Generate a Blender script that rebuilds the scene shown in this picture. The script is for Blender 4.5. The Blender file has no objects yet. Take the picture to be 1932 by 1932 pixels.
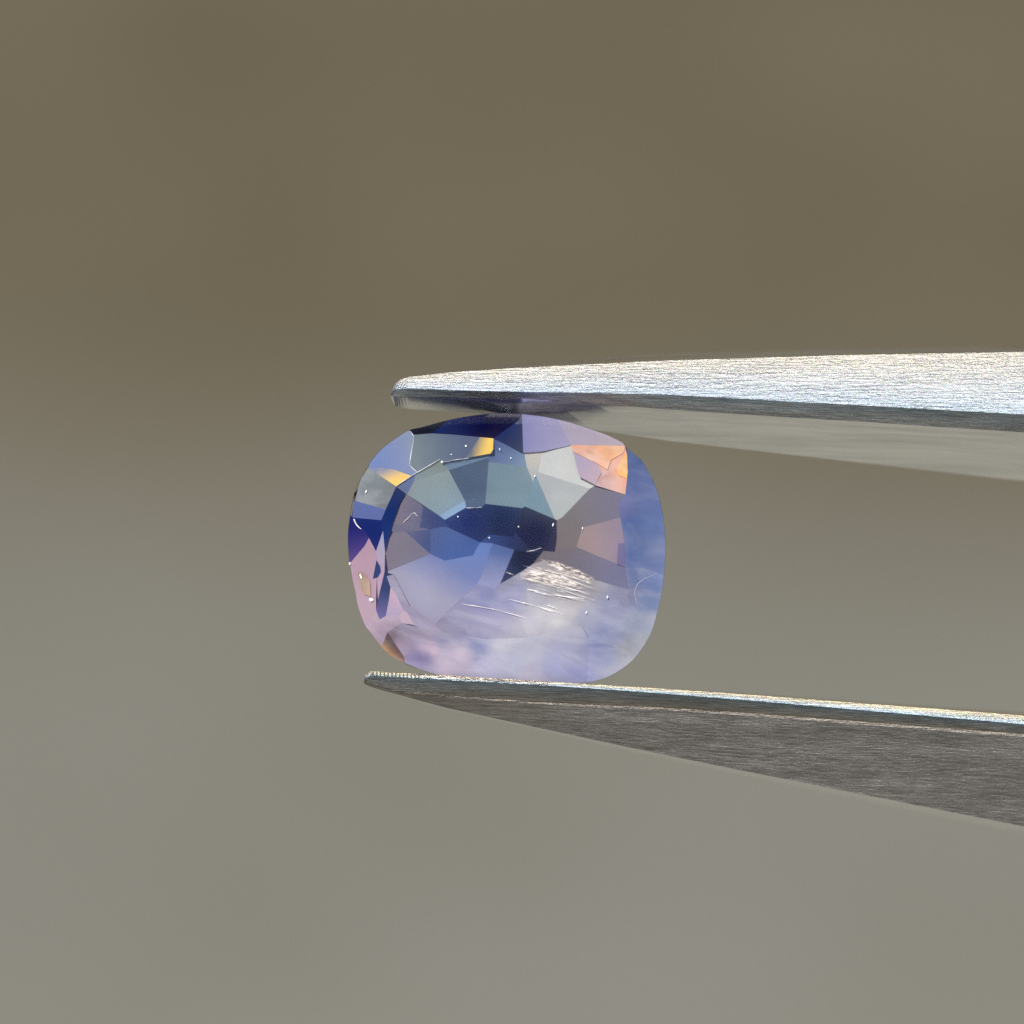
import bpy, bmesh, math, random
from mathutils import Vector, Matrix, noise
R = math.radians
rnd = random.Random(7)
sc = bpy.context.scene
col = sc.collection

# ------------------------------------------------------------------ camera, sky, sun, exposure
# one unit is one centimetre; the view axis is pitched down onto the ground 60 cm below the stone
PITCH = R(35)
AX = Vector((1, 0, 0))
AD = Vector((0, math.cos(PITCH), -math.sin(PITCH)))      # away from the lens
AU = Vector((0, math.sin(PITCH), math.cos(PITCH)))       # up in the hand frame
HAND = Matrix(((AX.x, AD.x, AU.x, 0), (AX.y, AD.y, AU.y, 0), (AX.z, AD.z, AU.z, 0), (0, 0, 0, 1)))
DIST = 12.0
cam_d = bpy.data.cameras.new('camera')
cam = bpy.data.objects.new('camera', cam_d); col.objects.link(cam)
cam.location = -AD * DIST
cam.rotation_euler = (math.pi / 2 - PITCH, 0, 0)
cam_d.sensor_width = 36; cam_d.lens = 192
cam_d.clip_start = 0.5; cam_d.clip_end = 40000
cam_d.dof.use_dof = True
cam_d.dof.focus_distance = DIST - 0.03
cam_d.dof.aperture_fstop = 0.62
sc.camera = cam

SUN = (AX * -0.12 + AD * -0.97 + AU * 0.18).normalized()
world = bpy.data.worlds.new('World'); sc.world = world; world.use_nodes = True
wn = world.node_tree
bg = wn.nodes['Background']; bg.inputs['Strength'].default_value = 0.10
sky = wn.nodes.new('ShaderNodeTexSky'); sky.sky_type = 'NISHITA'; sky.sun_disc = False
sky.sun_elevation = math.asin(SUN.z); sky.sun_rotation = math.atan2(SUN.x, SUN.y)
wn.links.new(sky.outputs[0], bg.inputs[0])
sl = bpy.data.lights.new('sun', 'SUN'); sl.energy = 4.8; sl.angle = R(0.53); sl.color = (1, 0.95, 0.87)
so = bpy.data.objects.new('sun', sl); col.objects.link(so)
so.rotation_euler = SUN.to_track_quat('Z', 'Y').to_euler()
so.location = SUN * 100
sc.view_settings.view_transform = 'Standard'; sc.view_settings.look = 'None'
sc.view_settings.exposure = 0.3; sc.view_settings.gamma = 1
sc.render.engine = 'CYCLES'
cy = sc.cycles
cy.use_denoising = False
cy.max_bounces = 14; cy.transparent_max_bounces = 32; cy.transmission_bounces = 10
cy.sample_clamp_indirect = 4
cy.caustics_reflective = False; cy.caustics_refractive = False

# ------------------------------------------------------------------ helpers
def lin(c):
    f = lambda v: (v / 255 / 12.92) if v / 255 <= 0.04045 else ((v / 255 + 0.055) / 1.055) ** 2.4
    return tuple(f(v) for v in c)

class NT:
    def __init__(s, name):
        s.m = bpy.data.materials.new(name); s.m.use_nodes = True
        s.t = s.m.node_tree; s.b = s.t.nodes['Principled BSDF']; s.out = s.t.nodes['Material Output']
    def n(s, k, **kw):
        o = s.t.nodes.new('ShaderNode' + k)
        for a, v in kw.items(): setattr(o, a, v)
        return o
    def l(s, a, b): s.t.links.new(a, b)
    def noise(s, vec, scale, detail=4, rough=0.55):
        o = s.n('TexNoise'); o.inputs['Scale'].default_value = scale
        o.inputs['Detail'].default_value = detail; o.inputs['Roughness'].default_value = rough
        s.l(vec, o.inputs['Vector']); return o
    def ramp(s, fac, stops):
        o = s.n('ValToRGB'); e = o.color_ramp.elements
        while len(e) < len(stops): e.new(0.5)
        for i, (p, c) in enumerate(stops):
            e[i].position = p; e[i].color = (c, c, c, 1) if not hasattr(c, '__len__') else (*c, 1)
        s.l(fac, o.inputs[0]); return o
    def mapping(s, scale=(1, 1, 1), rot=(0, 0, 0)):
        tc = s.n('TexCoord'); mp = s.n('Mapping', vector_type='TEXTURE'); scale = tuple(1 / q for q in scale)
        mp.inputs['Scale'].default_value = scale; mp.inputs['Rotation'].default_value = rot
        s.l(tc.outputs['Object'], mp.inputs[0]); return mp.outputs[0]
    def mixc(s, a, b, fac, mode='MIX'):
        o = s.n('Mix', data_type='RGBA', blend_type=mode)
        for k, v in ((0, fac), (6, a), (7, b)):
            if hasattr(v, 'is_linked'): s.l(v, o.inputs[k])
            else: o.inputs[k].default_value = v if k == 0 else (*v, 1)
        return o.outputs[2]

def mesh_obj(name, verts, faces, mat, parent=None, smooth=False):
    me = bpy.data.meshes.new(name); me.from_pydata([tuple(v) for v in verts], [], faces)
    me.update(); me.materials.append(mat)
    if smooth: me.polygons.foreach_set('use_smooth', [True] * len(me.polygons))
    o = bpy.data.objects.new(name, me); col.objects.link(o)
    if parent: o.parent = parent
    return o

def thing(name, label, cat, mat=HAND):
    o = bpy.data.objects.new(name, None); col.objects.link(o)
    o.matrix_world = mat; o['label'] = label; o['category'] = cat
    o.empty_display_size = 0.1
    return o

U = 2.25 / 1932
def P(x, y):                       # measured on a 1932-unit sheet of the subject, centre 966
    return (x - 966) * U, -(y - 966) * U
def G(x, y):                       # measured on the enlarged sheet of the stone
    return P(631.4 + x * 0.33406, 757.6 + y * 0.33406)

# ------------------------------------------------------------------ ground
GZ = -60.0
S = 20000
def ground_pt(px, py):             # where a direction in the hand frame meets the ground
    x, z = P(px, py)
    d = (AX * x + AU * z + AD * DIST); k = (GZ - cam.location.z) / d.z
    return cam.location + d * k
ga, gb = ground_pt(200, 900), ground_pt(1750, 960)
slope = (gb.y - ga.y) / (gb.x - ga.x)
t = NT('pavement_and_dry_soil')
v = t.mapping()
n1 = t.noise(v, 0.11, 3); n2 = t.noise(v, 2.2, 6); n3 = t.noise(v, 0.22, 4)
grey = t.ramp(n1.outputs[0], [(0.3, lin((134, 132, 121))), (0.7, lin((142, 140, 131)))]).outputs[0]
soil = t.ramp(n1.outputs[0], [(0.3, lin((110, 100, 77))), (0.7, lin((123, 113, 91)))]).outputs[0]
sx = t.n('SeparateXYZ'); t.l(v, sx.inputs[0])
m1 = t.n('Math', operation='MULTIPLY_ADD'); m1.inputs[1].default_value = -slope; t.l(sx.outputs[0], m1.inputs[0]); t.l(sx.outputs[1], m1.inputs[2])
m2 = t.n('Math', operation='MULTIPLY_ADD'); m2.inputs[1].default_value = 8.0; t.l(n3.outputs[0], m2.inputs[0]); t.l(m1.outputs[0], m2.inputs[2])
gf_, gn_ = ground_pt(966, 1700), ground_pt(966, 4200)      # added paling of the near, mostly unseen pavement: brightens the inner steel's reflection
pale = t.n('MapRange'); pale.inputs[1].default_value = gf_.y; pale.inputs[2].default_value = gn_.y
pale.inputs[3].default_value = 1.0; pale.inputs[4].default_value = 1.4
t.l(sx.outputs[1], pale.inputs[0])
pc_ = t.n('CombineColor'); [t.l(pale.outputs[0], q) for q in pc_.inputs]
grey = t.mixc(grey, pc_.outputs[0], 1.0, 'MULTIPLY')
y0 = ga.y - slope * ga.x + 4.0
mr = t.n('MapRange', interpolation_type='SMOOTHSTEP'); mr.inputs[1].default_value = y0 - 9.0; mr.inputs[2].default_value = y0 + 8.0
t.l(m2.outputs[0], mr.inputs[0])
c = t.mixc(t.mixc(grey, (0.66, 0.652, 0.625), 1.0, 'MULTIPLY'), t.mixc(soil, (0.590, 0.592, 0.585), 1.0, 'MULTIPLY'), mr.outputs[0])
c = t.mixc(c, t.ramp(n2.outputs[0], [(0.3, 0.72), (0.7, 1.0)]).outputs[0], 0.5, 'MULTIPLY')
t.l(c, t.b.inputs['Base Color']); t.b.inputs['Roughness'].default_value = 0.95
t.b.inputs['Specular IOR Level'].default_value = 0.2
bp = t.n('Bump'); bp.inputs['Strength'].default_value = 0.35; bp.inputs['Distance'].default_value = 0.1
t.l(n2.outputs[0], bp.inputs['Height']); t.l(bp.outputs[0], t.b.inputs['Normal'])
bm = bmesh.new(); bmesh.ops.create_grid(bm, x_segments=2, y_segments=2, size=S)
me = bpy.data.meshes.new('ground'); bm.to_mesh(me); bm.free(); me.materials.append(t.m)
o = bpy.data.objects.new('ground', me); col.objects.link(o); o.location = (0, 0, GZ); o['kind'] = 'structure'

# ------------------------------------------------------------------ tweezers
def steel(name, rough, tint, grain, aniso=0.0, fleck=0.0, dark=0.75):
    t = NT(name); b = t.b; tm = t.n('Attribute', attribute_name='fringe_tint')
    b.inputs['Metallic'].default_value = 1
    v = t.mapping((5, 110, 110))
    n = t.noise(v, 2.4, 6, 0.65)
    v2 = t.mapping((26, 60, 60), (0, 0.06, 0)); nf = t.noise(v2, 3.2, 5, 0.7)
    v3 = t.mapping((1.6, 24, 24)); nh = t.noise(v3, 1.4, 3)
    base = t.ramp(n.outputs[0], [(0.28, tuple(c * dark for c in tint)), (0.7, tint)]).outputs[0]
    # faint pastel flecks: rainbow light fringes painted into the steel's colour
    iri = t.n('HueSaturation'); iri.inputs['Saturation'].default_value = fleck
    iri.inputs['Color'].default_value = (1, 1, 1, 1)
    t.l(nf.outputs[1], iri.inputs['Color'])
    iri.inputs['Value'].default_value = 1.8
    base = t.mixc(base, iri.outputs[0], 0.35 if fleck else 0.0, 'MULTIPLY')
    base = t.mixc(base, t.ramp(nh.outputs[0], [(0.3, 0.72), (0.65, 1.0)]).outputs[0], 0.8, 'MULTIPLY')
    base = t.mixc(base, tm.outputs['Color'], 1.0, 'MULTIPLY')
    t.l(base, b.inputs['Base Color'])
    rr = t.n('MapRange'); rr.inputs[3].default_value = rough * 0.7; rr.inputs[4].default_value = rough * 1.35
    t.l(nh.outputs[0], rr.inputs[0]); t.l(rr.outputs[0], b.inputs['Roughness'])
    b.inputs['Anisotropic'].default_value = aniso
    bp = t.n('Bump'); bp.inputs['Strength'].default_value = grain; bp.inputs['Distance'].default_value = 0.004
    mx = t.n('Math', operation='ADD'); t.l(n.outputs[0], mx.inputs[0]); t.l(nf.outputs[0], mx.inputs[1])
    t.l(mx.outputs[0], bp.inputs['Height']); t.l(bp.outputs[0], b.inputs['Normal'])
    return t.m
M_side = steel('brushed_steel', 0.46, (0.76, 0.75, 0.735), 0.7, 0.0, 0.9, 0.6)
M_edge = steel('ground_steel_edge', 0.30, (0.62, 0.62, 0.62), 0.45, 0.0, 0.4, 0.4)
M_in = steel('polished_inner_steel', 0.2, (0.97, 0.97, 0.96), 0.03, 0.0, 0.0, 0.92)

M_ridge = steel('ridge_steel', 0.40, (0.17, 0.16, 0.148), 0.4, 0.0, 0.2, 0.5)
M_low = steel('shaded_brushed_steel', 0.30, (0.45, 0.425, 0.42), 0.45, 0.0, 0.25, 0.36)  # same steel as the bright side, darkened to paint in its shade

def interp(tab, x):
    if x <= tab[0][0]: return tab[0][1]
    for (a, b), (c, d) in zip(tab, tab[1:]):
        if x <= c: return b + (d - b) * (x - a) / (c - a)
    (a, b), (c, d) = tab[-2:]
    return d + (d - b) * (x - c) / (c - a)

tw = thing('tweezers', 'steel tweezers with two brushed pointed arms gripping the blue stone', 'tweezers')

def arm(lines, xs, label, mats, fringe_tint, shade_span=None):
    """lines: per profile corner (table px->py, table px->depth cm); closed loop round the section."""
    verts = []; faces = []; mi = []
    K = len(lines)
    for x in xs:
        for (tz, ty) in lines:
            X, Z = P(x, interp(tz, x)); verts.append((X, interp(ty, x), Z))
    for i in range(len(xs) - 1):
        for k in range(K):
            a, b = i * K + k, i * K + (k + 1) % K
            faces.append((a, a + K, b + K, b)); mi.append(3 if shade_span and k == 0 and shade_span[0] <= xs[i] < shade_span[1] else mats[k])  # stone's shadow on the bevel painted in with the darker steel
    faces.append(tuple(range(K))); mi.append(mats[1])
    faces.append(tuple(reversed(range((len(xs) - 1) * K, len(xs) * K)))); mi.append(mats[1])
    o = mesh_obj('arm', verts, faces, M_side, tw)
    o.data.materials.append(M_edge); o.data.materials.append(M_in); o.data.materials.append(M_low); o.data.materials.append(M_ridge)
    o.data.polygons.foreach_set('material_index', mi)
    bm = bmesh.new(); bm.from_mesh(o.data)
    bmesh.ops.recalc_face_normals(bm, faces=bm.faces)
    bm.to_mesh(o.data); bm.free()
    ca = o.data.color_attributes.new('fringe_tint', 'FLOAT_COLOR', 'POINT')      # straw and blue lens fringes painted along the edges
    for i in range(len(verts)): ca.data[i].color = (*fringe_tint[i % K], 1)
    o['label'] = label
    return o
XS = [738, 740, 742, 745, 748, 752, 757, 763, 770, 780, 790, 805, 820, 850, 910, 990, 1040, 1120, 1263, 1400, 1597, 1932, 2300, 2800, 3600, 4800, 6500, 9000]
END = 9000
# upper arm, corners in order: front top, ridge, lower front, inner back, outer back
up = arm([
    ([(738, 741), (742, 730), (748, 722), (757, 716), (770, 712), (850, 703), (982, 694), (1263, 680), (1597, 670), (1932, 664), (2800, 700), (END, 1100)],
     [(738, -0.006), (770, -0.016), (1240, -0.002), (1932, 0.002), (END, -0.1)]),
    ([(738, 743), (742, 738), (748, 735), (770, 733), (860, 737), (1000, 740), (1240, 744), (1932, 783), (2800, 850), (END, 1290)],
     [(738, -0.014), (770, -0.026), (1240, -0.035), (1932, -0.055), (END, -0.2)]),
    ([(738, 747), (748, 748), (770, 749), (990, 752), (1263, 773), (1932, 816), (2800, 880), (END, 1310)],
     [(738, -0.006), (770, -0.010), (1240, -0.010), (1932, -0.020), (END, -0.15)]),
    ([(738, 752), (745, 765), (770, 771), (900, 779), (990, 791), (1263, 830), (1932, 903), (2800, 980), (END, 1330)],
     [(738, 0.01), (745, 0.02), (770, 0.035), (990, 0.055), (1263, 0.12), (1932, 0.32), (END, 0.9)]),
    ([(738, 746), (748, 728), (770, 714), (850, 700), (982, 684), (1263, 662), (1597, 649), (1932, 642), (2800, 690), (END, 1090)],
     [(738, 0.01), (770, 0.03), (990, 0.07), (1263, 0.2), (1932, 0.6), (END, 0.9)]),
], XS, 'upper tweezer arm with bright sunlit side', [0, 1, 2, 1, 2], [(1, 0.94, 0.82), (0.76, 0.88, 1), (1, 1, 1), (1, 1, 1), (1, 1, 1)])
XL = [687, 690, 695, 702, 712, 725, 745, 775, 800, 840, 900, 970, 1000, 1035, 1120, 1240, 1400, 1600, 1932, 2300, 2800, 3600, 4800, 6500, 9000]
# lower arm: inner front edge, small bevel, light ridge, lower edge, lower back, inner back
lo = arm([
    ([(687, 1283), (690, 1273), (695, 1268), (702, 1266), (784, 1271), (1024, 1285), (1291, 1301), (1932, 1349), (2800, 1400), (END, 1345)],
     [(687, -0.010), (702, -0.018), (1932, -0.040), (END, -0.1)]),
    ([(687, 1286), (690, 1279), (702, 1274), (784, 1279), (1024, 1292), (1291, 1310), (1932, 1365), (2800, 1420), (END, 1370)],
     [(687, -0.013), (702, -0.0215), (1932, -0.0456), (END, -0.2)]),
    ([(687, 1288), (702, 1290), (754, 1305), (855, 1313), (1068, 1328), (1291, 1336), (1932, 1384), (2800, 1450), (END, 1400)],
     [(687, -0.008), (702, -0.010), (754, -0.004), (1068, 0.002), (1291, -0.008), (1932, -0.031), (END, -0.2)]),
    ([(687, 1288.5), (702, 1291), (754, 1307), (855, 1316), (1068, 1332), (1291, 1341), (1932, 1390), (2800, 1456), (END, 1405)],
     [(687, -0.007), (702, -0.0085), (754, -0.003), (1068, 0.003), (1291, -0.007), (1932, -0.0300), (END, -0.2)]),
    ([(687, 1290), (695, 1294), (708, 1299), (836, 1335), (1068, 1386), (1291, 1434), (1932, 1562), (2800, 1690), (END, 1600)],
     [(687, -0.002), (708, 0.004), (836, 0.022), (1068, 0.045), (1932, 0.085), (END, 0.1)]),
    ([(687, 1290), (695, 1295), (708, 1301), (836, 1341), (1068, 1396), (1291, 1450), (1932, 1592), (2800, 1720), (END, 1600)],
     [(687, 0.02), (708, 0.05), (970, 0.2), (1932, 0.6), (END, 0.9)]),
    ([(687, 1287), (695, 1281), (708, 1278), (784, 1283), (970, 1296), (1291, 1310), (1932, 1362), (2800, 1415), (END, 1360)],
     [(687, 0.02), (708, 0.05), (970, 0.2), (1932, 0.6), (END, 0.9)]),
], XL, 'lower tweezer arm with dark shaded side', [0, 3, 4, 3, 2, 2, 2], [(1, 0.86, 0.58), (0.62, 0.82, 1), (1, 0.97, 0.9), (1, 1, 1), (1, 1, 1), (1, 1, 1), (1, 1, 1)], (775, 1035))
# fine grip serrations near the lower tip
sv, sf = [], []
for k in range(13):
    x = 704 + k * 7.2
    X0, Z0 = P(x, 1266.0 + (x - 702) * 0.061)
    hx = 1.6 * U; b = len(sv)
    for dy, dz in ((-0.027, -0.010), (-0.019, 0.0004), (0.03, -0.004)):
        sv += [(X0 - hx, dy, Z0 + dz - 0.003), (X0, dy - 0.002, Z0 + dz + 0.001), (X0 + hx, dy, Z0 + dz - 0.003)]
    for r in range(2):
        for c in range(2):
            q = b + r * 3 + c; sf.append((q, q + 1, q + 4, q + 3))
o = mesh_obj('grip_serration', sv, sf, M_side, lo)
ca = o.data.color_attributes.new('fringe_tint', 'FLOAT_COLOR', 'POINT')
for q in ca.data: q.color = (1, 0.9, 0.7, 1) 

# ------------------------------------------------------------------ gemstone
gem = thing('gemstone', 'cushion cut parti sapphire, blue and lilac, held between the tweezer tips', 'gemstone')
GAIN = 0.88
def gem_mat(name, trans, rough=0.06, cloud=0.25, silk=0.0, spec=0.25):
    t = NT(name); b = t.b
    at = t.n('Attribute', attribute_name='baked_tone')
    v = t.mapping(); n1 = t.noise(v, 9, 4, 0.6)
    vs = t.mapping((5, 12, 17), (0, R(17), 0)); n2 = t.noise(vs, 1.3, 6, 0.6); n2.inputs['Distortion'].default_value = 0.8
    c = t.mixc(at.outputs['Color'], t.ramp(n1.outputs[0], [(0.25, 1 - cloud), (0.75, 1.0)]).outputs[0], 1.0, 'MULTIPLY')
    if silk:
        c = t.mixc(c, lin((222, 220, 226)), t.ramp(n2.outputs[0], [(0.42, 0.0), (0.80, silk)]).outputs[0])
    t.l(c, b.inputs['Base Color'])
    b.inputs['Roughness'].default_value = rough; b.inputs['IOR'].default_value = 1.77
    b.inputs['Specular IOR Level'].default_value = spec
    tl = t.n('BsdfTranslucent'); t.l(c, tl.inputs[0])
    tr = t.n('BsdfTransparent'); t.l(at.outputs['Color'], tr.inputs[0])
    m1 = t.n('MixShader'); m1.inputs[0].default_value = 0.22; t.l(b.outputs[0], m1.inputs[1]); t.l(tl.outputs[0], m1.inputs[2])
    m2 = t.n('MixShader'); m2.inputs[0].default_value = trans; t.l(m1.outputs[0], m2.inputs[1]); t.l(tr.outputs[0], m2.inputs[2])
    t.l(m2.outputs[0], t.out.inputs[0])
    return t.m
MF = {'s': gem_mat('hazy_sapphire', 0.10, 0.12, 0.20, 0.24),
      'f': gem_mat('facet_sapphire', 0.15, 0.05, 0.14),
      'o': gem_mat('mottled_corner', 0.10, 0.15, 0.50, 0.5),
      'm': gem_mat('milky_sapphire', 0.15, 0.15, 0.16, 0.10),
      'd': gem_mat('dark_facet_sapphire', 0.2, 0.12, 0.10, 0.0, 0.06),  # navy facets hold painted internal shade; low gloss keeps them dark
      'c': gem_mat('clear_sapphire', 0.35, 0.05, 0.14)}

CX, CY = 965, 828
def rad(x, y):
    return ((abs(x - CX) / 893) ** 2.5 + (abs(y - CY) / 765) ** 2.5) ** (1 / 2.5)
def depth(x, y, layer):
    r = min(rad(x, y), 1.0)
    if layer == 'crown': return 0.012 - 0.062 * min(1.0, (1 - r) / 0.30)
    return -0.047 + 0.17 * (max(0.0, 0.76 - r) / 0.76) ** 0.9

OUT = [(960, 65), (1080, 72), (1180, 85), (1300, 110), (1440, 155), (1540, 190), (1630, 235), (1650, 265), (1730, 330),
       (1785, 420), (1825, 520), (1850, 620), (1865, 740), (1867, 860), (1860, 980), (1845, 1090), (1820, 1200), (1790, 1300),
       (1740, 1390), (1680, 1465), (1600, 1525), (1520, 1565), (1420, 1588), (1300, 1594), (1100, 1594), (900, 1588), (760, 1575),
       (600, 1548), (480, 1512), (385, 1475), (310, 1430), (255, 1375), (215, 1320), (175, 1270), (150, 1210), (130, 1150),
       (118, 1080), (100, 1000), (82, 910), (75, 800), (77, 720), (90, 620), (110, 520), (150, 430), (200, 345), (270, 265),
       (350, 205), (420, 162), (500, 143), (640, 105), (800, 77)]
TAB = [(350, 480), (600, 325), (895, 293), (1065, 290), (1335, 250), (1380, 425), (1475, 475), (1640, 525), (1612, 655), (1640, 940), (1700, 1180),
       (1430, 1330), (1100, 1330), (860, 1340), (610, 1300), (570, 1252), (425, 1150), (296, 985), (287, 850), (330, 690), (400, 520)]
def seg_dist(p, a, b):
    dx, dy = b[0] - a[0], b[1] - a[1]
    k = max(0, min(1, ((p[0] - a[0]) * dx + (p[1] - a[1]) * dy) / (dx * dx + dy * dy)))
    return math.hypot(p[0] - a[0] - k * dx, p[1] - a[1] - k * dy)
def tuck(x, y):                    # pavilion facets run on a little way under the crown
    if min(seg_dist((x, y), a, b) for a, b in zip(TAB, TAB[1:] + TAB[:1])) < 9:
        d = math.hypot(x - CX, y - CY); k = 1 + 14 / d
        return CX + (x - CX) * k, CY + (y - CY) * k
    return x, y
def rounded(poly):                 # the girdle runs in a smooth curve between its measured points
    r = []
    for p, q in zip(poly, poly[1:] + poly[:1]):
        r.append(p)
        if p in OUT and q in OUT:
            i, j = OUT.index(p), OUT.index(q); n = len(OUT)
            if (i + 1) % n == j: a, b = OUT[i - 1], OUT[(j + 1) % n]
            elif (j + 1) % n == i: a, b = OUT[(i + 1) % n], OUT[j - 1]
            else: continue
            for k in (0.25, 0.5, 0.75):
                r.append(tuple(0.5 * (2 * p[c] + (q[c] - a[c]) * k + (2 * a[c] - 5 * p[c] + 4 * q[c] - b[c]) * k * k + (3 * p[c] - a[c] - 3 * q[c] + b[c]) * k ** 3) for c in (0, 1)))
    return r

def plane_fit(pts):
    n = len(pts); c = sum(pts, Vector()) / n
    sxx = sum((p.x - c.x) ** 2 for p in pts); szz = sum((p.z - c.z) ** 2 for p in pts)
    sxz = sum((p.x - c.x) * (p.z - c.z) for p in pts)
    sxy = sum((p.x - c.x) * (p.y - c.y) for p in pts); szy = sum((p.z - c.z) * (p.y - c.y) for p in pts)
    det = sxx * szz - sxz * sxz
    if abs(det) < 1e-12: return c, 0, 0
    return c, (sxy * szz - szy * sxz) / det, (szy * sxx - sxy * sxz) / det

BAKED_TONES = [(250,1290,178,150,168),(330,1330,120,105,120),(360,1380,170,148,175),(430,1300,150,138,165),(560,1290,150,140,165),(600,1370,130,130,170),
 (700,1330,150,146,180),(500,1460,130,120,170),(450,1490,150,140,185),(640,1480,194,174,200),(560,1400,196,164,186),(800,1400,135,140,185),(720,1420,198,180,200),
 (850,1500,190,185,215),(1000,1450,175,178,205),(960,1380,196,194,210),(1100,1380,185,185,205),(1100,1540,190,182,205),(1250,1480,160,162,205),(1300,1380,165,165,195),
 (1380,1540,150,152,200),(1480,1380,125,132,180),(1560,1320,135,142,180),(1560,1460,140,145,185),(1650,1400,150,152,160),(1720,1250,140,148,178),(1780,1150,118,132,175),
 (700,1220,150,148,180),(900,1260,170,165,195),(1080,1270,190,185,195),(1250,1230,206,203,202),(1180,1190,200,196,200),(1330,1180,194,190,190),(1400,1200,160,162,185),(1350,1120,175,170,170),(1550,1150,135,138,170),
 (1620,1080,125,125,155),(850,1100,125,128,175),(1000,1120,150,150,190),(1150,1120,170,170,180),(1250,1060,165,160,160),(1450,1050,150,145,150),(1000,1000,130,130,150),
 (1150,950,150,140,140),(1800,1000,100,120,175),(1720,960,108,122,170),
 (1690,330,76,98,150),(1760,460,98,112,162),(1640,580,112,116,166),(1680,470,92,108,160),(1690,700,80,102,160),(1800,700,94,116,168),(1845,850,116,130,174),(1690,850,88,108,164),
 (1815,570,96,112,166),(1805,1240,160,164,182),(1752,1362,168,170,180),(1672,1462,172,174,184),(1592,1522,172,172,190)]
def field(co):                     # lower half and right rim: stone colour with painted light, blended from sample points
    x = ((co.x / U + 966) - 631.4) / 0.33406; y = ((966 - co.z / U) - 757.6) / 0.33406
    x += 26 * noise.noise(Vector((x * 0.012, y * 0.012, 3.0))); y += 26 * noise.noise(Vector((x * 0.012, y * 0.012, 9.0)))
    W = 0; acc = Vector((0, 0, 0))
    for px, py, r_, g_, b_ in BAKED_TONES:
        w = 1 / ((x - px) ** 2 + (y - py) ** 2 + 400) ** 1.6
        W += w; acc += Vector(lin((r_, g_, b_))) * w
    acc = acc / W; g = (acc.x + acc.y + acc.z) / 3
    return (acc.lerp(Vector((g, g, g)), 0.12)) * 0.96

SPEC = []
def facet(*a, **k): SPEC.append((a, k))
def mean_field(layer):
    pts = []
    for a, k in SPEC:
        if a[0] != layer or a[2] is None: continue
        p = a[1]; n = len(p); cx = sum(q[0] for q in p) / n; cy_ = sum(q[1] for q in p) / n
        ar = abs(sum(u[0] * w[1] - w[0] * u[1] for u, w in zip(p, p[1:] + p[:1]))) / 2
        c = Vector(lin(a[2]))
        if len(a) > 3 and a[3]: c = (c + Vector(lin(a[3]))) / 2
        pts.append((cx, cy_, c, min(ar, 40000) / 40000 + 0.1))
    def f(x, y):
        W = 0; acc = Vector((0, 0, 0))
        for px, py, c, ar in pts:
            w = ar / ((x - px) ** 2 + (y - py) ** 2 + 3600) ** 1.5
            W += w; acc += c * w
        return acc / W
    return f
def to_sheet(co): return ((co.x / U + 966) - 631.4) / 0.33406, ((966 - co.z / U) - 757.6) / 0.33406
BLEND = {}
def build_facet(layer, poly, c0, c1=None, g0=None, g1=None, kind='f', lift=0.0, host=None, name=None, blend=None):
    """one flat polished facet; stone colour plus painted light and shade runs linearly from c0 at g0 to c1 at g1"""
    src = host or poly
    poly = [tuck(*p) for p in poly] if layer == 'pavilion' else rounded(poly)
    hp = [Vector((G(x, y)[0], depth(x, y, layer), G(x, y)[1])) for x, y in src]
    c, a, b = plane_fit(hp)
    pts = []
    for x, y in poly:
        X, Z = G(x, y)
        d = depth(x, y, layer) - lift
        if layer == 'pavilion': d = max(d, depth(x, y, 'crown') + 0.004)
        pts.append(Vector((X, d, Z)))
    area = sum(p[0] * q[1] - q[0] * p[1] for p, q in zip(poly, poly[1:] + poly[:1]))
    if area > 0: pts = pts[::-1]
    bm = bmesh.new()
    bm.faces.new([bm.verts.new(p) for p in pts])
    step = 34 * 0.33406 * U
    for ax in (0, 2):                              # a fine even net so that the tone can drift across the facet
        lo_, hi_ = min(p[ax] for p in pts), max(p[ax] for p in pts)
        q = lo_ + step
        no = Vector((1, 0, 0)) if ax == 0 else Vector((0, 0, 1))
        while q < hi_ - step * 0.3:
            bmesh.ops.bisect_plane(bm, geom=bm.verts[:] + bm.edges[:] + bm.faces[:], plane_co=no * q, plane_no=no, dist=1e-6)
            q += step
    if c1:
        A = Vector((G(*g0)[0], 0, G(*g0)[1])); B = Vector((G(*g1)[0], 0, G(*g1)[1])); D = B - A; L2 = D.length_squared
    bmesh.ops.triangulate(bm, faces=bm.faces[:])
    lay = bm.verts.layers.float_color.new('baked_tone')
    l0 = Vector(lin(c0 or (0, 0, 0))); l1 = Vector(lin(c1)) if c1 else l0
    bl = blend if blend is not None else {'crown': 0.07, 'pavilion': 0.16}[layer]
    for v in bm.verts:
        k = 0
        if c1: k = max(0, min(1, (Vector((v.co.x, 0, v.co.z)) - A).dot(D) / L2))
        q = l0.lerp(l1, k) if c0 else field(v.co)
        if c0 and bl: q = q.lerp(BLEND[layer](*to_sheet(v.co)), bl)
        q = Vector((q.x, q.y * 1.02, q.z * 1.05)) * GAIN
        v[lay] = (min(q.x, 0.86), min(q.y, 0.86), min(q.z, 0.86), 1)
    name = name or layer + '_facet'
    me = bpy.data.meshes.new(name); bm.to_mesh(me); bm.free()
    me.materials.append(MF[kind])
    nrm = Vector((a, -1, b)).normalized()          # one normal over the whole facet: it is cut flat
    me.polygons.foreach_set('use_smooth', [True] * len(me.polygons))
    me.normals_split_custom_set([nrm] * len(me.loops))
    o = bpy.data.objects.new(name, me); col.objects.link(o); o.parent = gem
    return o

F = facet  # facet colours below mix stone colour with painted refraction and reflections
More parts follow.
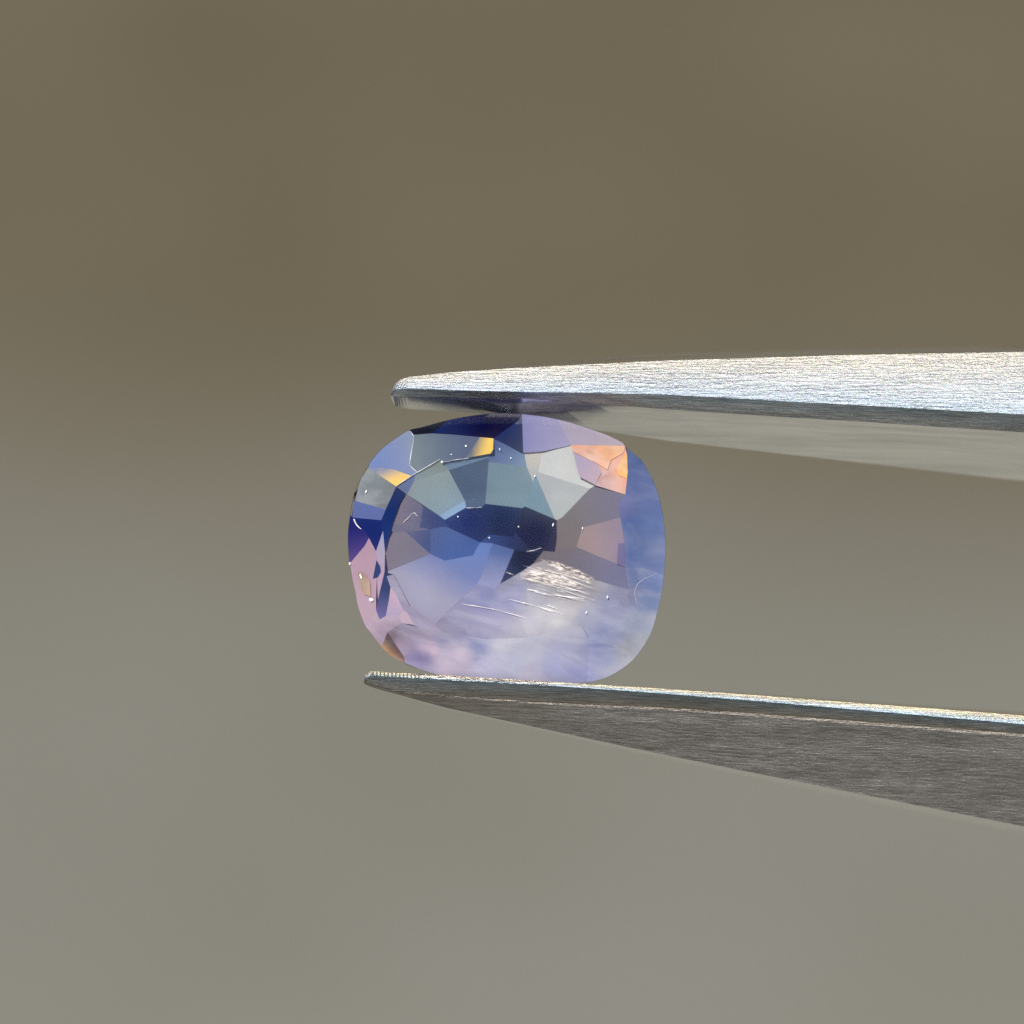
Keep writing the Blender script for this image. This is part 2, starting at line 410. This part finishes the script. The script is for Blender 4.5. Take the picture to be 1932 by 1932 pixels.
# --- crown, upper rim
F('crown', [(420, 162), (500, 143), (640, 105), (548, 180), (449, 188)], (14, 18, 32), kind='d')
F('crown', [(640, 105), (800, 77), (960, 65), (1058, 71), (1035, 110), (897, 209), (678, 188), (548, 180)], (10, 28, 84), (4, 4, 50), (640, 100), (840, 160), kind='d')
F('crown', [(1035, 110), (1058, 71), (1062, 200), (1065, 290), (1050, 285), (960, 240), (897, 209)], (14, 32, 92), (58, 66, 92), (930, 160), (1060, 250))
TOPR = [(1058, 71), (1180, 85), (1300, 110), (1440, 155), (1540, 190), (1630, 235), (1640, 250), (1335, 247), (1175, 282), (1065, 290)]
F('crown', [(1058, 71), (1180, 85), (1260, 101), (1335, 247), (1175, 282), (1065, 290)], (138, 136, 180), (160, 154, 182), (1050, 150), (1300, 180), host=TOPR)
F('crown', [(1260, 101), (1300, 110), (1440, 155), (1540, 190), (1630, 235), (1640, 250), (1335, 247)], (170, 160, 178), (180, 166, 176), (1300, 150), (1600, 230), host=TOPR)
# --- crown, upper left
CUL = [(420, 162), (449, 188), (440, 230), (426, 365), (470, 400), (350, 480), (190, 375), (200, 345), (270, 265), (350, 205)]
F('crown', CUL, (112, 130, 180), (136, 146, 170), (240, 330), (440, 250), kind='f')
F('crown', [(190, 375), (260, 372), (340, 385), (432, 420), (350, 480)], (130, 136, 160), (250, 205, 110), (300, 376), (330, 450), host=CUL, lift=0.002)  # yellow flash of sunlight painted over the facet
SL = [(449, 188), (548, 180), (678, 188), (897, 209), (895, 293), (610, 345), (600, 325), (470, 400), (426, 365), (440, 230)]
F('crown', SL, (118, 130, 134), (86, 96, 122), (440, 280), (720, 250))
F('crown', [(820, 202), (897, 209), (896, 270), (880, 295), (740, 321)], (98, 108, 122), (248, 205, 100), (790, 240), (860, 262), host=SL, lift=0.002)  # second yellow flash, light painted as colour
F('crown', [(190, 375), (350, 480), (290, 610), (112, 560), (150, 430)], (122, 130, 132), (112, 116, 120), (170, 420), (300, 520), kind='s')
F('crown', [(112, 560), (290, 610), (265, 670), (100, 655), (104, 570)], (92, 104, 156))
F('crown', [(100, 655), (265, 670), (275, 730), (235, 845), (195, 770), (150, 700)], (0, 22, 96))
F('crown', [(100, 655), (150, 700), (195, 770), (170, 815), (85, 915), (75, 800), (77, 720), (88, 640)], (14, 16, 96), (74, 56, 124), (90, 720), (130, 880))
F('crown', [(195, 770), (235, 845), (245, 900), (217, 1000), (240, 985), (235, 1110), (235, 1180), (175, 1270), (150, 1210), (130, 1150), (118, 1080), (100, 1000), (85, 915), (170, 815)],
  (176, 142, 158), (182, 154, 168), (180, 850), (170, 1180))
# stained pit with crystals on the left rim
F('crown', [(130, 965), (160, 970), (200, 1020), (205, 1100), (165, 1090), (140, 1030)], (150, 120, 92), (176, 146, 120), (140, 970), (190, 1090), kind='s', lift=0.003)
# --- strip along the left of the table
F('crown', [(350, 482), (400, 520), (372, 570), (330, 690), (290, 850), (275, 730), (265, 670), (290, 610)], (0, 26, 80), (6, 40, 104), (380, 500), (290, 800))
F('crown', [(275, 730), (287, 850), (284, 960), (262, 1050), (245, 1120), (240, 985), (245, 900), (235, 845)], (160, 156, 178), (186, 150, 170), (270, 800), (250, 1080))
F('crown', [(238, 895), (258, 930), (262, 960), (245, 992), (217, 1000)], (6, 48, 104), lift=0.002)
F('crown', [(287, 850), (302, 975), (296, 985), (284, 960)], (12, 30, 78), lift=0.002)
F('crown', [(296, 985), (315, 1040), (308, 1120), (290, 1210), (255, 1230), (235, 1180), (245, 1120), (262, 1050), (284, 960)], (8, 48, 100), (100, 96, 150), (290, 1060), (260, 1220))
F('crown', [(318, 1045), (355, 1100), (392, 1180), (330, 1225), (290, 1210), (308, 1120)], (196, 166, 182), (172, 158, 188), (340, 1090), (300, 1210))
F('crown', [(296, 985), (335, 975), (425, 1150), (570, 1252), (610, 1300), (480, 1275), (440, 1260), (392, 1180), (355, 1100), (315, 1040)], (132, 126, 148), (142, 132, 158), (310, 1000), (560, 1270), kind='s')
F('crown', [(392, 1180), (410, 1185), (455, 1260), (380, 1250), (360, 1205)], (190, 168, 184), lift=0.002)
# --- lower rim
F('crown', [(235, 1180), (255, 1230), (290, 1210), (360, 1205), (380, 1250), (300, 1300), (270, 1370), (255, 1375), (215, 1320), (175, 1270)], (176, 150, 170), (158, 140, 158), (220, 1220), (290, 1330), kind='s')
F('crown', [(255, 1375), (270, 1370), (300, 1300), (330, 1350), (390, 1440), (400, 1478), (385, 1475), (310, 1430)], (92, 76, 78), (196, 146, 96), (330, 1395), (296, 1428), kind='s')
F('crown', [(380, 1250), (480, 1275), (610, 1300), (600, 1370), (440, 1330), (300, 1300)], None, kind='s')
F('crown', [(300, 1300), (440, 1330), (600, 1370), (740, 1410), (720, 1460), (560, 1420), (430, 1400), (390, 1440), (330, 1350)], None, kind='s')
F('crown', [(390, 1440), (430, 1400), (560, 1420), (720, 1460), (860, 1480), (850, 1582), (760, 1575), (600, 1548), (480, 1512), (400, 1478)], None, kind='s')
F('crown', [(610, 1300), (860, 1340), (880, 1400), (860, 1480), (720, 1460), (740, 1410), (600, 1370)], None, kind='s')
F('crown', [(860, 1340), (1100, 1330), (1390, 1260), (1430, 1330), (1440, 1420), (1420, 1588), (1300, 1594), (1100, 1594), (900, 1588), (850, 1582), (860, 1480), (880, 1400)], None, kind='s')
F('crown', [(1430, 1330), (1560, 1280), (1700, 1180), (1820, 1200), (1790, 1300), (1740, 1390), (1680, 1465), (1600, 1525), (1520, 1565), (1420, 1588), (1440, 1420)], None, kind='s')
# --- right rim
F('crown', [(1650, 265), (1730, 330), (1785, 420), (1825, 520), (1850, 620), (1720, 600), (1600, 620), (1605, 560), (1640, 525), (1655, 400)], None, kind='m')
F('crown', [(1600, 620), (1720, 600), (1850, 620), (1865, 740), (1867, 860), (1860, 980), (1740, 940), (1640, 940), (1636, 800), (1612, 655)], None, kind='m')
F('crown', [(1640, 940), (1740, 940), (1860, 980), (1845, 1090), (1820, 1200), (1700, 1180), (1660, 1060)], None, kind='s')
ORG = [(1335, 247), (1640, 250), (1650, 290), (1655, 400), (1640, 525), (1590, 510), (1475, 475), (1380, 425)]
F('crown', ORG, (186, 164, 176), (240, 178, 150), (1420, 440), (1580, 400), kind='o')  # orange corner: flash of dispersed light painted in, with the patches below
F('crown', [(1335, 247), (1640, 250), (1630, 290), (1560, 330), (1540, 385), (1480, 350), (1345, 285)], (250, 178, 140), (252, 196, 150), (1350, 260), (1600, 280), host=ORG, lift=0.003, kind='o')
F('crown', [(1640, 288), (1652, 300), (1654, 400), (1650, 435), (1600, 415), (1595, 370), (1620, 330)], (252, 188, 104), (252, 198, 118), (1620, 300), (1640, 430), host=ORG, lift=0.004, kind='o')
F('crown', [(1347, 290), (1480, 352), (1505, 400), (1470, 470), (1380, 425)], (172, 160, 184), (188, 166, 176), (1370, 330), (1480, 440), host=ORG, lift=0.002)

# --- pavilion, seen through the table
F('pavilion', [(897, 209), (960, 240), (1050, 285), (1065, 290), (1085, 370), (870, 340), (868, 318), (895, 293)], (84, 98, 150), (124, 150, 182), (900, 220), (1060, 350))
F('pavilion', [(610, 345), (895, 293), (868, 318), (645, 388)], (124, 152, 178))
F('pavilion', [(350, 480), (470, 400), (450, 450), (410, 525)], (106, 122, 162))
F('pavilion', [(470, 400), (600, 325), (610, 345), (645, 388), (450, 450)], (140, 150, 140), (146, 164, 168), (560, 350), (560, 430))
F('pavilion', [(450, 450), (645, 388), (735, 560), (590, 645), (410, 525)], (154, 168, 166), (146, 172, 184), (540, 440), (620, 620))
F('pavilion', [(735, 560), (742, 598), (622, 668), (590, 645)], (156, 190, 222))
F('pavilion', [(645, 388), (868, 318), (870, 340), (850, 577), (835, 595), (745, 600), (742, 598), (735, 560)], (72, 92, 120), (88, 110, 136), (700, 380), (800, 580))
F('pavilion', [(870, 340), (1085, 370), (1122, 455), (1060, 602), (850, 577)], (124, 150, 162), (136, 162, 172), (950, 350), (950, 590))
F('pavilion', [(1122, 455), (1132, 405), (1245, 665), (1075, 592), (1060, 602)], (126, 156, 170))
F('pavilion', [(1065, 290), (1175, 266), (1150, 398), (1132, 405), (1122, 455), (1085, 370)], (226, 218, 200), (204, 206, 200), (1110, 290), (1110, 400))
F('pavilion', [(1175, 266), (1335, 250), (1380, 425), (1475, 475), (1440, 492), (1150, 398)], (204, 206, 200), (212, 214, 208), (1240, 300), (1300, 430), kind='s')
F('pavilion', [(1132, 405), (1150, 398), (1440, 492), (1285, 655), (1255, 670), (1245, 665)], (186, 190, 188), (194, 200, 196), (1250, 430), (1270, 650))
F('pavilion', [(400, 525), (410, 525), (500, 590), (480, 712), (330, 690), (372, 570)], (136, 126, 142), (110, 110, 140), (370, 620), (490, 640))
F('pavilion', [(500, 590), (590, 645), (622, 668), (640, 712), (600, 708), (540, 722), (480, 712)], (64, 76, 126), (30, 54, 116), (500, 650), (630, 690))
F('pavilion', [(622, 668), (742, 598), (745, 600), (835, 595), (872, 752), (820, 797), (640, 712)], (10, 38, 108), (6, 32, 90), (650, 680), (850, 700), kind='d')
F('pavilion', [(835, 595), (850, 577), (1060, 602), (1025, 712), (1012, 765), (872, 752)], (6, 40, 90), (2, 26, 72), (900, 590), (940, 750), kind='d')
F('pavilion', [(1060, 602), (1075, 592), (1255, 675), (1256, 780), (1245, 850), (1180, 845), (1100, 832), (1020, 740)], (0, 12, 58), (6, 12, 60), (1120, 640), (1220, 830), kind='d')
F('pavilion', [(820, 797), (872, 752), (1012, 765), (1025, 712), (1020, 740), (1100, 832), (1180, 845), (1100, 856), (1015, 840), (890, 800)], (20, 52, 114), (2, 18, 60), (860, 780), (1080, 830), kind='d')
F('pavilion', [(330, 690), (480, 712), (540, 722), (400, 735), (330, 740)], (120, 118, 140))
F('pavilion', [(330, 740), (400, 735), (540, 862), (300, 962), (287, 850)], (140, 130, 142), (132, 128, 144), (320, 800), (480, 880))
F('pavilion', [(400, 735), (540, 722), (540, 862)], (100, 104, 138), (64, 82, 134), (430, 740), (535, 790))
F('pavilion', [(540, 722), (600, 708), (640, 712), (820, 797), (780, 870), (620, 900), (540, 862)], (92, 116, 172), (78, 112, 182), (560, 730), (720, 860), kind='c')
F('pavilion', [(820, 797), (890, 802), (830, 985), (805, 1030), (620, 900), (780, 870)], (104, 132, 190), (122, 134, 182), (820, 820), (780, 1000))
F('pavilion', [(300, 962), (540, 862), (620, 900), (805, 1030), (570, 1252), (425, 1150), (335, 975)], (116, 132, 184), (176, 172, 192), (630, 890), (520, 1080))
F('pavilion', [(890, 802), (1015, 840), (935, 1030), (905, 1062), (805, 1030), (830, 985)], (84, 106, 158), (150, 152, 184), (920, 860), (880, 1040))
F('pavilion', [(1015, 840), (1100, 856), (1180, 845), (1120, 920), (1060, 960), (935, 1032)], (2, 12, 44), (20, 34, 70), (1060, 870), (980, 1010), kind='d')
F('pavilion', [(1255, 670), (1285, 655), (1440, 492), (1475, 475), (1590, 510), (1640, 525), (1605, 560), (1600, 620), (1612, 655), (1400, 712)],
  (136, 128, 124), (140, 136, 158), (1330, 640), (1600, 560), kind='c')
F('pavilion', [(1255, 670), (1400, 712), (1366, 822), (1245, 850), (1256, 780)], (136, 126, 124), kind='c')
F('pavilion', [(1400, 712), (1612, 655), (1636, 800), (1640, 940), (1366, 822)], (184, 160, 156), (172, 156, 178), (1440, 780), (1640, 740), kind='c')
F('pavilion', [(1636, 800), (1640, 940), (1590, 915), (1600, 800)], (134, 128, 174), lift=0.002, kind='c')
F('pavilion', [(1245, 850), (1366, 822), (1640, 940), (1660, 1060), (1440, 1000), (1180, 900), (1120, 920), (1180, 845)], (132, 123, 126), (132, 134, 166), (1300, 870), (1620, 1020), kind='c')
F('pavilion', [(1120, 920), (1180, 900), (1440, 1000), (1400, 1110), (1080, 1060), (905, 1062), (935, 1032), (1060, 960)], None, kind='s')
F('pavilion', [(805, 1030), (905, 1062), (1080, 1060), (1100, 1180), (1040, 1220), (700, 1130)], None, kind='s')
F('pavilion', [(700, 1130), (1040, 1220), (1100, 1330), (860, 1340), (610, 1300), (570, 1252)], None, kind='s')
F('pavilion', [(1080, 1060), (1400, 1110), (1440, 1000), (1660, 1060), (1700, 1180), (1560, 1280), (1430, 1330), (1390, 1260), (1100, 1330), (1040, 1220), (1100, 1180)], None, kind='s')

for lay_ in ('crown', 'pavilion'): BLEND[lay_] = mean_field(lay_)
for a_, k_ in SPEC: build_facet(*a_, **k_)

# --- table glass, girdle band and the pavilion shell behind
t = NT('clear_table'); t.t.nodes.remove(t.b)
tr = t.n('BsdfTransparent'); tr.inputs[0].default_value = (0.985, 0.985, 1, 1)
gl = t.n('BsdfGlossy'); gl.inputs['Roughness'].default_value = 0.0
fr = t.n('Fresnel'); fr.inputs[0].default_value = 1.28
mx = t.n('MixShader'); t.l(fr.outputs[0], mx.inputs[0]); t.l(tr.outputs[0], mx.inputs[1]); t.l(gl.outputs[0], mx.inputs[2]); t.l(mx.outputs[0], t.out.inputs[0])
mesh_obj('table_facet', [(G(x, y)[0], -0.056, G(x, y)[1]) for x, y in TAB][::-1], [tuple(range(len(TAB)))], t.m, gem)

t = NT('girdle_stone')
at = t.n('Attribute', attribute_name='baked_tone'); t.l(at.outputs['Color'], t.b.inputs['Base Color'])
t.b.inputs['Roughness'].default_value = 0.25; t.b.inputs['IOR'].default_value = 1.77; t.b.inputs['Transmission Weight'].default_value = 0.35
n = t.noise(t.mapping((1, 1, 1)), 40, 3); bp = t.n('Bump'); bp.inputs['Strength'].default_value = 0.3; bp.inputs['Distance'].default_value = 0.004
t.l(n.outputs[0], bp.inputs['Height']); t.l(bp.outputs[0], t.b.inputs['Normal'])
M_gird = t.m
def tone_mesh(name, verts, faces, cols, mat):
    o = mesh_obj(name, verts, faces, mat, gem)
    a = o.data.color_attributes.new('baked_tone', 'FLOAT_COLOR', 'POINT')
    for i, c in enumerate(cols): a.data[i].color = (*[q * GAIN for q in lin(c)], 1)
    return o
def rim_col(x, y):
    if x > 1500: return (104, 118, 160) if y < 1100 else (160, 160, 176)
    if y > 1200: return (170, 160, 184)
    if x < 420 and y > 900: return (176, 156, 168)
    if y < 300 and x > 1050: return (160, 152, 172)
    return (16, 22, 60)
gv, gf, gc = [], [], []
RIM = rounded(OUT)
K = len(RIM)
for x, y in RIM:
    for s, d in ((1.0, 0.0125), (1.002, 0.017), (1.002, 0.034), (1.0, 0.040)):
        X, Z = G(CX + (x - CX) * s, CY + (y - CY) * s); gv.append((X, d, Z)); gc.append(rim_col(x, y))
for i in range(K):
    j = (i + 1) % K
    for r in range(3): gf.append((i * 4 + r, j * 4 + r, j * 4 + r + 1, i * 4 + r + 1))
tone_mesh('girdle', gv, gf, gc, M_gird)
pv, pf, pc = [], [], []
levels = [(1.0, 0.041), (0.72, 0.10), (0.42, 0.16), (0.12, 0.20)]
for s, d in levels:
    for x, y in OUT[::3]:
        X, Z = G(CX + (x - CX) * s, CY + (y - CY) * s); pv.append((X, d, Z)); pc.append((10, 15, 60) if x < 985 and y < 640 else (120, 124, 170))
K3 = len(OUT[::3])
for r in range(3):
    for i in range(K3):
        j = (i + 1) % K3
        pf += [(r * K3 + i, r * K3 + j, (r + 1) * K3 + j), (r * K3 + i, (r + 1) * K3 + j, (r + 1) * K3 + i)]
pf.append(tuple(range(3 * K3, 4 * K3)))
tone_mesh('pavilion_back', pv, pf, pc, MF['f'])

# --- inclusions: crystals, needles, feather, and painted facet edge glints
t = NT('white_inclusion'); t.b.inputs['Base Color'].default_value = (0.86, 0.85, 0.84, 1); t.b.inputs['Roughness'].default_value = 0.25
M_white = t.m
t = NT('edge_glint'); t.b.inputs['Base Color'].default_value = (0.84, 0.83, 0.82, 1); t.b.inputs['Roughness'].default_value = 0.3
n = t.noise(t.mapping(), 60, 3); tr = t.n('BsdfTransparent'); mx = t.n('MixShader'); al = t.ramp(n.outputs[0], [(0.35, 0.25), (0.6, 1.0)])
t.l(al.outputs[0], mx.inputs[0]); t.l(tr.outputs[0], mx.inputs[1]); t.l(t.b.outputs[0], mx.inputs[2]); t.l(mx.outputs[0], t.out.inputs[0])
M_glint = t.m
t = NT('silk_needle'); t.b.inputs['Base Color'].default_value = (0.80, 0.74, 0.70, 1); t.b.inputs['Roughness'].default_value = 0.3
M_silk = t.m
def veil_mat(name, c, lo_, hi_):
    t = NT(name); t.b.inputs['Base Color'].default_value = (*c, 1); t.b.inputs['Roughness'].default_value = 0.3
    n = t.noise(t.mapping(), 26, 3); tr = t.n('BsdfTransparent'); mx = t.n('MixShader'); al = t.ramp(n.outputs[0], [(0.35, lo_), (0.62, hi_)])
    t.l(al.outputs[0], mx.inputs[0]); t.l(tr.outputs[0], mx.inputs[1]); t.l(t.b.outputs[0], mx.inputs[2]); t.l(mx.outputs[0], t.out.inputs[0])
    return t.m
M_fine = veil_mat('fine_silk', (0.86, 0.83, 0.81), 0.10, 0.75)
M_faint = veil_mat('faint_silk', (0.78, 0.77, 0.80), 0.1, 0.45)
M_heal = veil_mat('healed_veil', (0.66, 0.67, 0.74), 0.05, 0.3)
def blob_mesh(px, py, rx, ry, ang, y, seed):
    vs, fs = [], []
    X, Z = G(px, py); k = 0.33406 * U; rg = random.Random(seed)
    ca, sa = math.cos(ang), math.sin(ang)
    for i in range(4):
        th = math.pi * (i + 0.5) / 4
        for j in range(7):
            ph = 2 * math.pi * j / 7; q = rg.uniform(0.75, 1.15)
            a, b = rx * math.sin(th) * math.cos(ph) * q, ry * math.cos(th) * q
            vs.append((X + (a * ca - b * sa) * k, y + 0.4 * min(rx, ry) * math.sin(th) * math.sin(ph) * k, Z - (a * sa + b * ca) * k))
    for i in range(3):
        for j in range(7): fs.append((i * 7 + j, i * 7 + (j + 1) % 7, i * 7 + 7 + (j + 1) % 7, i * 7 + 7 + j))
    fs += [tuple(range(7)), tuple(range(21, 28))]
    return vs, fs
specks = [(742, 252, 9, 8, 0), (660, 300, 5, 5, 0), (607, 341, 11, 8, 0.4), (178, 508, 5, 14, 0.3), (695, 650, 7, 6, 0), (872, 770, 8, 5, 0.4),
          (1038, 707, 5, 6, 0), (1234, 696, 6, 17, 0.3), (1131, 420, 5, 11, 0.3), (932, 270, 4, 9, 0), (995, 320, 5, 7, 0.3), (207, 1118, 24, 15, 0.1), (85, 915, 8, 12, 0.3),
          (1538, 1102, 7, 11, 0.2), (1420, 1190, 5, 12, 0.3), (148, 985, 8, 22, -0.3), 
          (1400, 715, 5, 12, 0)]
for i, (x, y, rx, ry, a) in enumerate(specks):
    lay = 'crown' if (x < 330 or y < 346 and x < 900 or x > 1700 or y > 1500) else 'pavilion'
    vs, fs = blob_mesh(x, y, rx * 0.56, ry * 0.66, a, depth(x, y, lay) - 0.012, i)
    mesh_obj('crystal_inclusion', vs, fs, M_white, gem)
def streak(name, pts, w, mat, lay, off=0.012, par=None):
    vs, fs = [], []; k = 0.33406 * U
    n = len(pts)
    for i, (x, y) in enumerate(pts):
        a = pts[max(0, i - 1)]; b = pts[min(n - 1, i + 1)]
        dx, dy = b[0] - a[0], b[1] - a[1]; L = math.hypot(dx, dy) or 1
        ww = (w[i] if hasattr(w, '__len__') else w) * (0.26 + 0.10 * math.sin(x * 0.21 + y * 0.13))
        nx, ny = -dy / L * ww, dx / L * ww
        d = depth(x, y, lay) - off
        for px, py, dd in ((x + nx, y + ny, 0), (x, y, -ww * k), (x - nx, y - ny, 0), (x, y, ww * k)):
            X, Z = G(px, py); vs.append((X, d + dd, Z))
    for i in range(n - 1):
        for q in range(4): fs.append((i * 4 + q, i * 4 + (q + 1) % 4, i * 4 + 4 + (q + 1) % 4, i * 4 + 4 + q))
    fs += [(0, 1, 2, 3), (4 * n - 4, 4 * n - 3, 4 * n - 2, 4 * n - 1)]
    return mesh_obj(name, vs, fs, mat, gem)
def wav(p0, p1, n=8, amp=4, seed=0):
    rg = random.Random(seed); dx, dy = p1[0] - p0[0], p1[1] - p0[1]; L = math.hypot(dx, dy)
    r = []
    for i in range(n):
        f = i / (n - 1); o = rg.uniform(-amp, amp) * (0 < i < n - 1)
        r.append((p0[0] + dx * f - dy / L * o, p0[1] + dy * f + dx / L * o))
    return r
def taper(n, w): return [w * (0.25 + 0.75 * math.sin(math.pi * (i + 0.6) / n)) for i in range(n)]
# glints on facet edges, painted as thin white strands
streak('edge_glint', [(470, 400), (540, 360), (598, 326)], 6, M_glint, 'crown', 0.006)
streak('edge_glint', wav((470, 400), (352, 474), 7, 1, 1), 4, M_glint, 'crown', 0.006)
streak('edge_glint', [(428, 168), (444, 192), (446, 225), (437, 270), (428, 330), (426, 358), (436, 372), (466, 398)], 5, M_glint, 'crown', 0.006)
streak('edge_glint', wav((612, 343), (760, 320), 6, 1.5, 2), 3.5, M_glint, 'crown', 0.006)
streak('edge_glint', wav((745, 601), (832, 597), 5, 1, 3), [4, 8, 7, 4, 2], M_glint, 'pavilion')
streak('edge_glint', [(108, 664), (120, 690), (132, 705), (150, 720)], [12, 7, 12, 6], M_glint, 'crown', 0.006)
streak('edge_glint', [(390, 682), (418, 655), (438, 632), (452, 628), (468, 648)], [3, 6, 6, 8, 4], M_glint, 'pavilion')
streak('edge_glint', [(1085, 848), (1125, 842), (1170, 826)], [3, 9, 2], M_glint, 'pavilion')
# needles and feather in the lower half
need = [((1090, 1060), (1220, 1098), 16), ((1200, 1090), (1410, 1112), 8), ((985, 1118), (1120, 1150), 8), ((1110, 1148), (1290, 1200), 13), ((715, 1142), (900, 1175), 7),
        ((890, 1170), (1075, 1222), 7), ((1200, 1150), (1260, 1170), 10), ((970, 965), (1010, 982), 6)]
for i, (a, b, w) in enumerate(need):
    p = wav(a, b, 9, 1.3, 40 + i); streak('silk_needle', p, taper(9, w * 1.25), M_fine, 'pavilion', 0.02)
rg = random.Random(12)
vs, fs = [], []
t = NT('feather_film'); n = t.noise(t.mapping((14, 40, 130), (0, R(16), 0)), 2.0, 6, 0.72)
c = t.ramp(n.outputs[0], [(0.36, lin((120, 108, 96))), (0.5, lin((206, 190, 172))), (0.62, lin((245, 240, 235)))]).outputs[0]
t.l(c, t.b.inputs['Base Color']); t.b.inputs['Roughness'].default_value = 0.3
bp = t.n('Bump'); bp.inputs['Strength'].default_value = 0.4; bp.inputs['Distance'].default_value = 0.004
t.l(n.outputs[0], bp.inputs['Height']); t.l(bp.outputs[0], t.b.inputs['Normal'])
tr = t.n('BsdfTransparent'); mx = t.n('MixShader'); al = t.ramp(n.outputs[0], [(0.40, 0.05), (0.62, 0.9)])
at = t.n('Attribute', attribute_name='fade'); mu = t.n('Math', operation='MULTIPLY'); t.l(al.outputs[0], mu.inputs[0]); t.l(at.outputs['Fac'], mu.inputs[1])
t.l(mu.outputs[0], mx.inputs[0]); t.l(tr.outputs[0], mx.inputs[1]); t.l(t.b.outputs[0], mx.inputs[2]); t.l(mx.outputs[0], t.out.inputs[0])
M_feather = t.m
def film(poly, off):
    """a wrinkled fracture sheet that thins out towards its border"""
    n = len(poly); cx = sum(p[0] for p in poly) / n; cy_ = sum(p[1] for p in poly) / n
    vs = []; fade = []
    for k, f in ((0.0, 1.0), (0.5, 0.9), (0.8, 0.6), (1.05, 0.0)):
        for x, y in (poly if k else [(cx, cy_)]):
            px, py = cx + (x - cx) * k, cy_ + (y - cy_) * k
            X, Z = G(px, py); vs.append((X, depth(px, py, 'pavilion') - off + 0.004 * noise.noise(Vector((px * .02, py * .05, off * 90))), Z)); fade.append(f)
    fs = [(0, 1 + i, 1 + (i + 1) % n) for i in range(n)]
    for r in range(2):
        for i in range(n):
            a, b = 1 + r * n + i, 1 + r * n + (i + 1) % n; fs.append((a, a + n, b + n, b))
    o = mesh_obj('feather_fracture', vs, fs, M_feather, gem)
    at = o.data.attributes.new('fade', 'FLOAT', 'POINT')
    for i, f in enumerate(fade): at.data[i].value = f
    return o
film([(1165, 890), (1260, 905), (1380, 950), (1470, 995), (1450, 1035), (1330, 1005), (1240, 955)], 0.018)
film([(1100, 930), (1180, 935), (1280, 970), (1380, 1030), (1450, 1052), (1370, 1060), (1270, 1020), (1180, 965)], 0.024)
film([(1050, 975), (1110, 940), (1190, 960), (1270, 1005), (1340, 1042), (1240, 1040), (1130, 1026), (1050, 1004)], 0.030)
rg = random.Random(31)
for k in range(44):                # the fan of fine needles running down to the right
    f = rg.random(); x = rg.uniform(1060, 1260) + 40 * f; y = 925 + 150 * f + 0.16 * (x - 1060)
    L = rg.uniform(60, 300) * (1.1 - 0.5 * f); an = R(rg.uniform(13, 21) - 5 * f)
    p = wav((x, y), (x + L * math.cos(an), y + L * math.sin(an)), 7, 1.0, 300 + k)
    streak('silk_needle', p, taper(7, rg.uniform(2, 6)), M_fine, 'pavilion', 0.02 + 0.014 * rg.random())
# healed fracture near the right rim
streak('healed_fracture', [(1822, 968), (1790, 985), (1745, 1000), (1710, 1030), (1690, 1075), (1700, 1120), (1706, 1150)], [5, 7, 6, 7, 8, 6, 2], M_heal, 'crown', 0.004)
